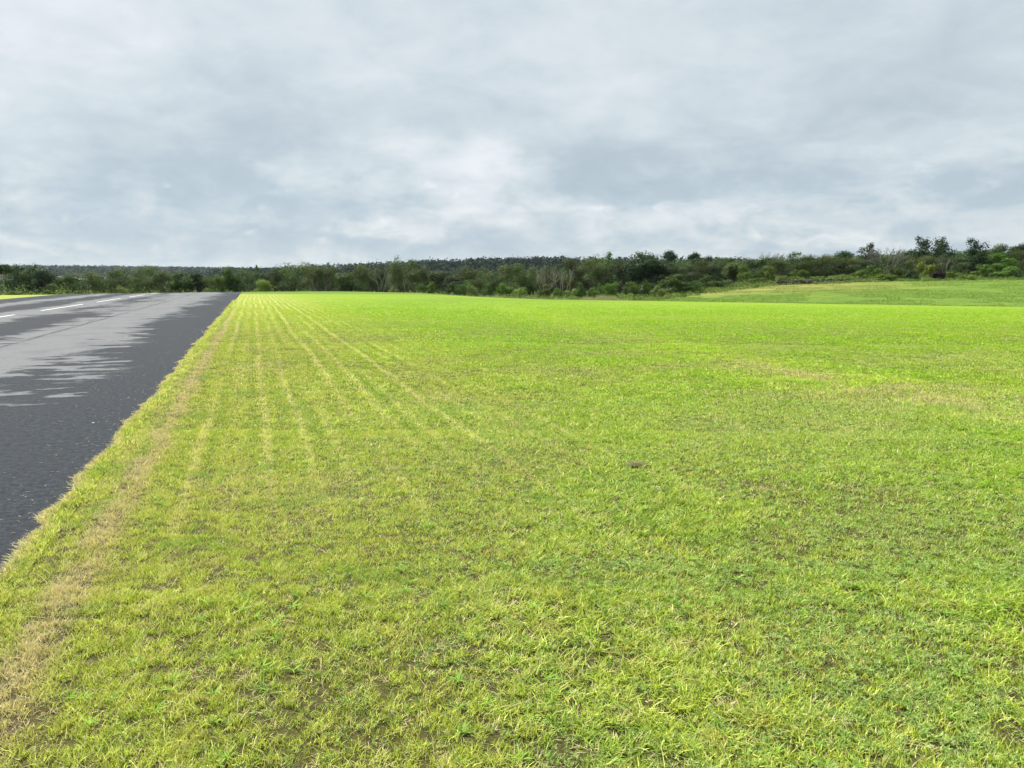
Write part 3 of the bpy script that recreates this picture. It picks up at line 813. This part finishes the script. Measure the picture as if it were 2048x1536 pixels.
# shrubs along the far side of the field and the bank
BG = 'shrubs between the field and the wood'
BUSH = [
 (787, 574, 10, 'bush', 'weeds', 104, 'pale leaved little shrub at the field crest below the big brown dome tree'),
 (846, 570, 14, 'bush', 'green', 106, 'green shrub right of the pale little one at the crest'),
 (868, 566, 12, 'bush', 'bright', 108, 'light green leafy shrub below the dark grey green tree'),
 (903, 568, 16, 'bush', 'green', 107, 'dark green shrub below the low dark rounded tree'),
 (945, 570, 12, 'bush', 'weeds', 103, 'yellowish shrub with pale tips below the wide even green dome tree'),
 (930, 564, 18, 'bush', 'green', 112, 'broad dark shrub left of the shrub with pale tips'),
 (972, 570, 14, 'bush', 'green', 106, 'green shrub right of the shrub with pale tips'),
 (1010, 568, 16, 'bush', 'bright', 108, 'light green shrub below the wide brown topped dome tree'),
 (1040, 576, 14, 'bush', 'weeds', 102, 'yellow green low shrub left of the brown twiggy bush'),
 (1091, 570, 15, 'bush', 'brownish', 103, 'brown twiggy bush under the forked dead tree'),
 (1116, 578, 12, 'bush', 'bright', 102, 'low green shrub in front of the white fanning stems'),
 (1142, 579, 14, 'bush', 'weeds', 101, 'low yellow green shrub left of the pointed green shrub'),
 (1161, 567, 13, 'bush', 'green', 102, 'pointed green shrub left of the pale dry grass'),
 (1189, 577, 12, 'bush', 'bright', 100, 'small round yellow green shrub beside the pale dry grass'),
 (1197, 569, 10, 'bush', 'green', 108, 'dark upright shrub behind the small round yellow green one'),
 (1222, 567, 16, 'bush', 'bright', 106, 'green leafy shrub behind the pale dry grass'),
 (1268, 565, 18, 'bush', 'bright', 106, 'loose leafy shrub left of the cream flowering one'),
 (1292, 562, 13, 'bush', 'green', 104, 'shrub with cream blossom on its top'),
 (1318, 572, 14, 'bush', 'weeds', 103, 'yellowish shrub in front of the big green shrub'),
 (1347, 549, 30, 'bush', 'green', 113, 'big dome shaped green shrub, largest of the shrubs'),
 (1384, 563, 20, 'bush', 'green', 112, 'green shrub right of the largest shrub'),
 (1424, 554, 24, 'bush', 'green', 117, 'wide green shrub where the grassy bank begins'),
 (1456, 562, 18, 'bush', 'olive', 119, 'dull green shrub between the wide shrub and the dark brush'),
 (1494, 546, 16, 'bush', 'bright', 124, 'yellow green shrub behind the left tip of the dark brush'),
 (1520, 556, 16, 'bush', 'bright', 122, 'bright leafy shrub right behind the dark brush'),
 (1536, 534, 20, 'bush', 'bright', 128, 'tall light green shrub above the dark brush'),
 (1563, 552, 15, 'bush', 'weeds', 124, 'shrub with pale leaf tips above the dark brush'),
 (1595, 555, 20, 'bush', 'green', 125, 'low green shrub right of the pale tipped one'),
 (1640, 553, 24, 'bush', 'bright', 125, 'low spreading bright shrub past the right tip of the dark brush'),
 (1690, 550, 26, 'bush', 'bright', 125, 'low bright hedge-like shrub on top of the bank'),
 (1724, 541, 16, 'bush', 'bright', 125, 'leafy shrub left of the whitish green one'),
 (1747, 532, 17, 'bush', 'bright', 126, 'whitish green tall shrub left of the large bare tree'),
 (1788, 534, 18, 'bush', 'olive', 125, 'yellowish olive shrub right of the large bare tree'),
 (1770, 548, 20, 'bush', 'bright', 121, 'low bright shrub at the foot of the large bare tree'),
 (1826, 542, 15, 'bush', 'dark', 121, 'dark green shrub left of the leaning lime plant'),
 (1853, 526, 20, 'bush', 'lime', 126, 'lime leaved shrub leaning in front of the grey brown tree'),
 (1876, 541, 13, 'bush', 'purple', 119, 'almost black purple bush on the bank top'),
 (1905, 544, 20, 'bush', 'bright', 121, 'green shrub right of the almost black one'),
 (1918, 526, 17, 'bush', 'grey', 128, 'grey green rounded shrub left of the dark column tree'),
 (1936, 550, 16, 'bush', 'lime', 119, 'low lime shrub at the foot of the dark column tree'),
 (1967, 530, 18, 'bush', 'bright', 122, 'bright pointed shrub right of the dark column tree'),
 (2012, 534, 22, 'bush', 'bright', 121, 'whitish green shrub under the bright round tree'),
 (2040, 543, 16, 'bush', 'green', 120, 'green shrub at the right end of the bank top'),
 (244, 573, 12, 'bush', 'weeds', 92, 'pale flowering weeds standing up behind the left side of the runway'),
 (22, 583, 14, 'bush', 'bright', 84, 'low bright shrub at the left edge beyond the runway grass'),
 (92, 581, 12, 'bush', 'bright', 86, 'little green shrub below the dark blue green tree at the left'),
]
for t in BUSH:
    o = plant('shrub', 'shrub', *t, BG)
    if 'cream' in t[6]:
        r = np.random.default_rng(5)
        n = 150; k = r.integers(0, 14, n); c = np.stack([r.uniform(-.85, .85, 14), r.uniform(-.85, .85, 14), r.uniform(1.1, 1.85, 14)], -1)
        P = c[k] + r.normal(0, .10, (n, 3)); P[:, 2] -= .35 * (P[:, 0] ** 2 + P[:, 1] ** 2)
        nr = r.normal(size=(n, 3)); nr /= np.linalg.norm(nr, axis=1)[:, None]
        link('blossom', quad_mesh('blossom', quads(P, nr, np.full(n, .055), .8, r), M['blossom'], r.random(n)), o)

# ---------------------------------------------------------------- weeds (stuff) at the wood edge
def build_weeds():
    n = 26000
    px = rng.uniform(-120, 2250, n)
    lo = np.interp(px, [-120, 485, 700, 860, 1000, 1240, 1400, 1560, 2250], [88, 104, 106, 96, 93, 90, 106, 117, 117])
    hi = np.interp(px, [-120, 485, 700, 860, 1000, 1240, 1400, 1560, 2250], [104, 125, 125, 116, 114, 116, 122, 127, 127])
    d = lo + (hi - lo) * rng.random(n) ** .8
    l = (px - 1024) / 1553 * d; X = l * CP + d * SP; Y = d * CP - l * SP
    cl = fbm(X * .35, Y * .35, 4)
    keep = (rng.random(n) < np.clip((cl - .35) * 5, .1, 1)); X, Y, d, px, cl, lo, hi = (a[keep] for a in (X, Y, d, px, cl, lo, hi))
    q = (d - lo) / (hi - lo)
    n = len(X); hh = (.25 + .9 * q) * np.clip(cl * 1.7, .5, 1.3) * rng.uniform(.5, 1.3, n)
    hh *= np.interp(px, [0, 860, 1240, 1560, 2048], [1.5, 1.1, 1.0, .8, .8])
    hh += np.interp(px, [0, 600, 860], [.45, .45, 0]) * (rng.random(n) < .10) * 2.2
    nb = 6; N = n * nb; rep = lambda a: np.repeat(a, nb)
    Z = H(X, Y)
    P = np.stack([rep(X) + rng.normal(0, .12, N), rep(Y) + rng.normal(0, .12, N), rep(Z) + rep(hh) * rng.uniform(.15, 1, N)], -1)
    nr = rng.normal(size=(N, 3)) + np.array([-SP, -CP, .3]); nr /= np.linalg.norm(nr, axis=1)[:, None]
    V = quads(P, nr, rng.uniform(.05, .12, N), .8, rng)
    o = link('undergrowth', quad_mesh('undergrowth', V, M['weeds'], rep(rng.random(n))))
    tag(o, 'tall yellow green weeds growing along the foot of the wood', 'weeds', kind='stuff')
    # rough sward on the bank
    m_ = 60000
    px = rng.uniform(1180, 2400, m_); d_ = rng.uniform(80, 124, m_)
    l = (px - 1024) / 1553 * d_; X = l * CP + d_ * SP; Y = d_ * CP - l * SP
    k = fbm(X * .25, Y * .25, 4) > .40; X, Y, d_, px = X[k], Y[k], d_[k], px[k]; m_ = len(X)
    Z = H(X, Y); a = rng.random(m_) * 6.3; hh = rng.uniform(.04, .14, m_); wd = .035
    P = np.stack([np.stack([X - wd, Y, Z - .03], -1), np.stack([X + wd, Y, Z - .03], -1), np.stack([X + np.cos(a) * hh, Y + np.sin(a) * hh, Z + hh], -1)], 1).reshape(-1, 3)
    me = mesh_np('bank_grass', P, np.arange(len(P)), np.full(m_, 3), [M['weeds']], {'tint': np.repeat(rng.random(m_) * np.clip((d_ - 95) / 20, .4, 1), 3)})
    tag(link('bank_grass', me), 'rough uncut grass on the low bank at the right', 'grass', kind='stuff')
    # pale dry grass
    n = 3600
    px = np.concatenate([rng.normal(1212, 34, n // 2), 900 + 340 * rng.random(n // 2) ** .7]); n = len(px)
    d = rng.uniform(88, 96, n)
    l = (px - 1024) / 1553 * d; X = l * CP + d * SP; Y = d * CP - l * SP; Z = H(X, Y)
    hh = rng.uniform(.25, .85, n) * np.where(np.abs(px - 1212) < 45, 1.0, .6) * np.clip(1.3 * fbm(px * .07, px * 0 + 2, 2) + .2, .4, 1.2); wd = .035; a = rng.random(n) * 6.3
    P = np.stack([np.stack([X - wd, Y, Z - .03], -1), np.stack([X + wd, Y, Z - .03], -1), np.stack([X + np.cos(a) * hh * .35, Y + np.sin(a) * hh * .35, Z + hh], -1)], 1).reshape(-1, 3)
    me = mesh_np('dry_grass', P, np.arange(len(P)), np.full(n, 3), [M['straw']], {'tint': np.repeat(rng.random(n), 3)})
    tag(link('dry_grass', me), 'pale dry tall grass at the far edge of the mown field', 'dry grass', kind='stuff')
build_weeds()

# ---------------------------------------------------------------- woods behind and on the hills (stuff)
def wood(name, label, specs, mat, cat='woodland'):
    Vs, Ts = [], []
    for n, px0, px1, d0, d1, h0, h1, w0, w1, nq, qs, filt in specs:
        px = rng.uniform(px0, px1, n); d = np.sqrt(rng.uniform(d0 ** 2, d1 ** 2, n))
        for p_, d_ in zip(px, d):
            hcap = filt(p_, d_) if filt else None
            X, Y = place(p_, d_); z = float(H(X, Y))
            h = rng.uniform(h0, h1); w = rng.uniform(w0, w1)
            if hcap is not None:
                h = min(h, hcap - z) * rng.uniform(.86, 1.0)
                if h < 1.5: continue
            kd = ['dome', 'round', 'round', 'clumpy'][rng.integers(4)]
            P, nr, _ = crown_points(rng, kd, nq)
            P = P * np.array([w, w, h]) + np.array([X, Y, z])
            Vs.append(quads(P, nr, np.full(nq, qs), .75, rng)); Ts.append(np.clip(rng.random() * .6 + rng.random(nq) * .4, 0, 1))
    o = link(name, quad_mesh(name, np.concatenate(Vs), mat, np.concatenate(Ts)))
    return tag(o, label, cat, kind='stuff')
capx = [-200, 0, 100, 150, 300, 480, 600, 800, 900, 1060, 1200, 1300, 1400, 1500, 1700, 1850, 2048, 2300]
capy = [540, 538, 545, 550, 545, 543, 537, 536, 546, 538, 522, 520, 520, 520, 512, 500, 497, 497]
cap = lambda p, d: height_at(float(np.interp(p, capx, capy)), d)
wood('woodland', 'dense mixed wood filling the space behind the front row of trees',
     [(330, -200, 2250, 158, 250, 7, 11, 5, 9, 420, .22, cap), (180, 1150, 2250, 240, 380, 8, 13, 7, 11, 260, .38, cap)], M['woods'])
wood('hill_forest', 'dark green forest covering the long low hill behind the wood',
     [(900, 420, 1500, 500, 700, 10, 13, 8, 14, 110, .8, None), (320, -300, 2300, 380, 480, 8, 10, 8, 12, 90, .8, lambda p, d: height_at(float(np.interp(p, [0, 480, 600, 1000, 1300, 2300], [556, 552, 545, 535, 518, 505])), d))], M['farwoods'])
wood('distant_forest', 'blue green forest on the most distant ridge at the left',
     [(1300, -500, 900, 1150, 1600, 11, 14, 16, 26, 60, 1.8, None)], M['farwoods'])

# ---------------------------------------------------------------- pale roof among the trees at left
def box(x0, x1, y0, y1, z0, z1):
    V = [(x0, y0, z0), (x1, y0, z0), (x1, y1, z0), (x0, y1, z0), (x0, y0, z1), (x1, y0, z1), (x1, y1, z1), (x0, y1, z1)]
    F = [(0, 3, 2, 1), (4, 5, 6, 7), (0, 1, 5, 4), (1, 2, 6, 5), (2, 3, 7, 6), (3, 0, 4, 7)]
    return V, F
def pymesh(name, V, F, mat, smooth=False):
    me = bpy.data.meshes.new(name); me.from_pydata([tuple(v) for v in V], [], F); me.materials.append(mat)
    if smooth: me.polygons.foreach_set('use_smooth', [True] * len(F))
    me.update(); return me
M['roof'] = mat_simple('pale_metal_roof', (.20, .24, .27), .6, .3, (.15, .18, .21), .5)
M['wall'] = mat_simple('grey_barn_wall', (.30, .31, .32), .8, .3, scale=.5)
d = 330; X, Y = place(139, d); zr = height_at(553, d)
b = empty('barn', (X, Y, zr - 4.9), PSI * -1 + .25); tag(b, 'barn with a pale metal roof showing between the trees at far left', 'barn')
V, F = box(-6, 6, -9, 9, -2, 3.4); link('wall', pymesh('wall', V, F, M['wall']), b)
V = [(-6.6, -9.6, 3.42), (6.6, -9.6, 3.42), (6.6, 9.6, 3.42), (-6.6, 9.6, 3.42), (-2.5, -9.6, 4.9), (-2.5, 9.6, 4.9)]
F = [(0, 1, 4), (2, 3, 5), (1, 2, 5, 4), (3, 0, 4, 5), (0, 3, 2, 1)]
link('roof', pymesh('roof', V, F, M['roof']), b)

# ---------------------------------------------------------------- dark brush heap along the bank top
def rough_heap(name, pts, w, h, mat, r, n_side=9):
    V, F = [], []
    n = len(pts)
    for i, (x, y, z) in enumerate(pts):
        t = i / (n - 1); k = math.sin(math.pi * t) ** .45 + .05
        dx, dy = (pts[min(i + 1, n - 1)][0] - pts[max(i - 1, 0)][0]), (pts[min(i + 1, n - 1)][1] - pts[max(i - 1, 0)][1])
        q = math.hypot(dx, dy) + 1e-9; nx, ny = -dy / q, dx / q
        for j in range(n_side):
            a = math.pi * j / (n_side - 1); rr = k * r.uniform(.6, 1.25)
            V.append((x + nx * math.cos(a) * w * rr, y + ny * math.cos(a) * w * rr, z - .08 + math.sin(a) * h * rr))
    for i in range(n - 1):
        for j in range(n_side - 1):
            a = i * n_side + j; F.append((a, a + 1, a + n_side + 1, a + n_side))
    return pymesh(name, V, F, mat)
r = random.Random(4)
pts = []
for k in range(70):
    px = 1500 + 245 * k / 69; d = 119.5 - .8 * math.sin(k * .09); X, Y = place(px, d); pts.append((X, Y, float(H(X, Y))))
hb = link('brush_heap', rough_heap('brush_heap', pts, .6, .62, M['brush'], r))
tag(hb, 'long low heap of dark brush lying along the top of the grassy bank', 'brush heap')
segs = []
for k in range(150):
    x, y, z = pts[r.randrange(3, 66)]
    a = r.random() * 6.28; L = r.uniform(.4, 1.3)
    p = (x + r.uniform(-.4, .4), y + r.uniform(-.4, .4), z + r.uniform(.1, .5))
    segs.append((p, (p[0] + math.cos(a) * L, p[1] + math.sin(a) * L, p[2] + r.uniform(-.2, .35)), .035, .012))
link('sticks', limb_mesh(segs, 'sticks', M['bark'], 4), hb)

# ---------------------------------------------------------------- small things on the near ground
def at_px(px, py, z=0.0):
    tx = (px - 1024) / 1538; ty = (768 - py) / 1538; st, ct = math.sin(THETA), math.cos(THETA)
    dd = ct + ty * st; zz = -st + ty * ct; t = (CH - z) / -zz
    l, d = tx * t, dd * t
    return l * CP + d * SP, d * CP - l * SP
def lump(name, sx, sy, sz, seed, mat, rough=.25, n=14):
    r = np.random.default_rng(seed); V, F = [], []
    for i in range(n + 1):
        th = math.pi * i / n
        for j in range(2 * n):
            ph = math.pi * j / n
            v = np.array([math.sin(th) * math.cos(ph), math.sin(th) * math.sin(ph), math.cos(th)])
            k = 1 + rough * (float(fbm(np.array(v[0] * 2.3 + seed), np.array(v[1] * 2.3 + v[2] * 3), 3)) - .5) * 2 + rough * .3 * r.normal() * math.sin(th)
            V.append((v[0] * sx * k, v[1] * sy * k, v[2] * sz * k))
    for i in range(n):
        for j in range(2 * n):
            a = i * 2 * n + j; b_ = i * 2 * n + (j + 1) % (2 * n); F.append((a, a + 2 * n, b_ + 2 * n, b_))
    return pymesh(name, V, F, mat, True)
X, Y = at_px(187, 852)
tag(link('pebble', lump('pebble', .013, .011, .010, 3, M['stone'], .15), loc=(X, Y, .033)), 'small white pebble lying on the dark asphalt', 'pebble')
X, Y = at_px(1273, 932)
cl = link('earth_clod', lump('earth_clod', .060, .042, .018, 8, M['clod'], .5), loc=(X, Y, float(H(X, Y)) + .016))
tag(cl, 'brown clod of dry earth and dead grass lying on the lawn', 'clod')
n = 420; a = rng.random(n) * 6.28; q = rng.random(n) ** .5
px_, py_ = np.cos(a) * .10 * q, np.sin(a) * .07 * q; hz = .016 * (1 - q * q * .8); aa = rng.random(n) * 6.28; L = rng.uniform(.02, .06, n)
P = np.stack([np.stack([px_ - .0022, py_, hz], -1), np.stack([px_ + .0022, py_, hz], -1), np.stack([px_ + np.cos(aa) * L, py_ + np.sin(aa) * L, hz + rng.uniform(.0, .030, n)], -1)], 1).reshape(-1, 3)
link('dead_grass', mesh_np('dead_grass', P, np.arange(len(P)), np.full(n, 3), [M['straw']], {'tint': np.repeat(rng.random(n), 3)}), cl)

# ---------------------------------------------------------------- air
hz = bpy.data.materials.new('thin_haze'); hz.use_nodes = True
nt = NT(hz.node_tree); hz.node_tree.nodes.clear()
v = nt.new('ShaderNodeVolumePrincipled'); v.inputs['Color'].default_value = (.80, .90, 1.0, 1); v.inputs['Density'].default_value = .00006
v.inputs['Anisotropy'].default_value = 0.2
o_ = nt.new('ShaderNodeOutputMaterial'); nt.l.new(v.outputs[0], o_.inputs['Volume'])
V, F = box(-3400, 3400, -3400, 3400, -14, 60)
o = link('haze', pymesh('haze', V, F, hz)); tag(o, 'thin bluish haze in the air over the whole valley', 'haze', kind='stuff')

# ================================================================ SKY, SUN, CAMERA
SUN_EL, SUN_AZ = 56.0, -25.0       # azimuth from +Y towards +X, degrees
w = bpy.data.worlds.new('World'); sc.world = w; w.use_nodes = True
nt = NT(w.node_tree); w.node_tree.nodes.clear()
sky = nt.new('ShaderNodeTexSky', sky_type='NISHITA'); sky.sun_disc = False
sky.sun_elevation = R(SUN_EL); sky.sun_rotation = R(SUN_AZ)
tc = nt.new('ShaderNodeTexCoord')
sep = nt.new('ShaderNodeSeparateXYZ'); nt.l.new(tc.outputs['Generated'], sep.inputs[0])
x, y, z = sep.outputs
az = nt.m('ARCTAN2', x, y); el = nt.m('ARCSINE', z)
zz = nt.add(nt.m('MAXIMUM', z, 0.0), .20)
pv = nt.vec(nt.m('DIVIDE', x, zz), nt.m('DIVIDE', y, zz), 0.0)
angv = nt.vec(az, nt.mul(el, 1.8), 3.0)
w1 = nt.noise(angv, 9.0, 6, .6); w2 = nt.noise(nt.vec(az, nt.mul(el, 2.2), 8.0), 7.0, 5, .6)
azw = nt.add(az, nt.mul(nt.add(w1, -.5), .22)); elw = nt.add(el, nt.mul(nt.add(w2, -.5), .10))
base = nt.noise(pv, .60, 6, .52, .5)
low = nt.noise(angv, 15.0, 10, .60, .35)
vo = nt.new('ShaderNodeTexVoronoi', feature='SMOOTH_F1'); vo.inputs['Scale'].default_value = 17.0; vo.inputs['Smoothness'].default_value = .35
vo.inputs['Detail'].default_value = 3.0; vo.inputs['Roughness'].default_value = .55
wv = nt.new('ShaderNodeTexNoise'); nt.l.new(angv, wv.inputs['Vector']); wv.inputs['Scale'].default_value = 11.0; wv.inputs['Detail'].default_value = 6
av = nt.new('ShaderNodeVectorMath', operation='MULTIPLY_ADD'); nt.l.new(wv.outputs['Color'], av.inputs[0]); av.inputs[1].default_value = (.10, .10, .10); nt.l.new(angv, av.inputs[2])
nt.l.new(av.outputs[0], vo.inputs['Vector'])
puff = nt.m('MAXIMUM', nt.m('MINIMUM', nt.add(nt.mul(vo.outputs['Distance'], -1.0), .52), .30), -.22)
wisps = nt.noise(pv, 2.6, 9, .6, .6)
nearh = nt.step(el, .20, .05)
val = nt.add(nt.mul(nt.add(base, -.5), 1.0), nt.mul(nt.add(wisps, -.5), .72))
val = nt.add(val, nt.mul(nt.mul(nt.add(low, -.5), 1.3), nt.add(nt.mul(nearh, .75), .36)))
val = nt.add(val, nt.mul(nt.mul(puff, .75), nt.mul(nt.step(el, .17, .10), nt.step(el, .0, .03))))
BL = [(500, 280, 190, 95, -.30), (870, 330, 150, 60, .34), (610, 345, 70, 28, .25), (985, 375, 110, 60, .28), (1330, 425, 330, 34, .30),
      (690, 487, 240, 26, -.12), (1190, 350, 140, 55, -.22), (1850, 320, 220, 40, .20), (110, 70, 320, 190, .26), (1050, 60, 480, 110, .14),
      (1980, 230, 260, 80, -.04), (1650, 490, 120, 9, .34), (1250, 210, 160, 60, .14), (250, 380, 260, 60, -.10), (760, 455, 90, 14, .30), (900, 440, 200, 25, .12), (100, 505, 150, 12, .14)]
for px, py, rx, ry, amp in BL:
    a0 = PSI + math.atan((px - 1024) / 1538.0); e0 = math.atan((768 - py) / 1538.0) - THETA
    g = nt.mul(nt.gauss(azw, a0, rx / 1538.0), nt.gauss(elw, e0, ry / 1538.0))
    val = nt.add(val, nt.mul(g, amp * 1.15))
ramp = nt.new('ShaderNodeValToRGB'); nt.l.new(nt.add(nt.add(nt.mul(val, .70), .60), nt.mul(nearh, .04)), ramp.inputs[0])
cr = ramp.color_ramp
cr.elements[0].position = .12; cr.elements[0].color = (.385, .465, .53, 1)
cr.elements[1].position = .92; cr.elements[1].color = (.81, .84, .87, 1)
e = cr.elements.new(.42); e.color = (.475, .555, .61, 1)
e = cr.elements.new(.62); e.color = (.60, .675, .72, 1)
blue = nt.mul(nt.step(val, -.05, -.25), nearh)
cc = nt.mix(nt.mul(blue, .22), ramp.outputs[0], (.42, .58, .74))
K = 1.0 / E / .1
cloud = nt.mix(1.0, cc, (K, K, K), 'MULTIPLY')
col = nt.mix(.985, sky.outputs[0], cloud)
bg = nt.new('ShaderNodeBackground'); nt.l.new(col, bg.inputs[0]); bg.inputs[1].default_value = .1
wo = nt.new('ShaderNodeOutputWorld'); nt.l.new(bg.outputs[0], wo.inputs[0])

sd = bpy.data.lights.new('sun', 'SUN'); sd.energy = 1.5; sd.angle = R(10); sd.color = (1, .96, .88)
so = bpy.data.objects.new('sun', sd); COL.objects.link(so)
from mathutils import Vector
dirv = Vector((math.sin(R(SUN_AZ)) * math.cos(R(SUN_EL)), math.cos(R(SUN_AZ)) * math.cos(R(SUN_EL)), math.sin(R(SUN_EL))))
so.rotation_euler = dirv.to_track_quat('Z', 'Y').to_euler(); so.location = dirv * 200

cam = bpy.data.cameras.new('camera'); co = bpy.data.objects.new('camera', cam); COL.objects.link(co)
cam.sensor_width = 36; cam.lens = 1538 / 2048 * 36; cam.clip_start = .05; cam.clip_end = 8000
co.location = (0, 0, CH); co.rotation_euler = (R(90) - THETA, 0, -PSI)
sc.camera = co
sc.view_settings.view_transform = 'Standard'; sc.view_settings.look = 'None'
sc.view_settings.exposure = EXPO; sc.view_settings.gamma = 1
sc.cycles.max_bounces = 4; sc.cycles.diffuse_bounces = 2; sc.cycles.transmission_bounces = 3; sc.cycles.adaptive_threshold = .02; sc.cycles.volume_bounces = 0
sc.cycles.transparent_max_bounces = 4
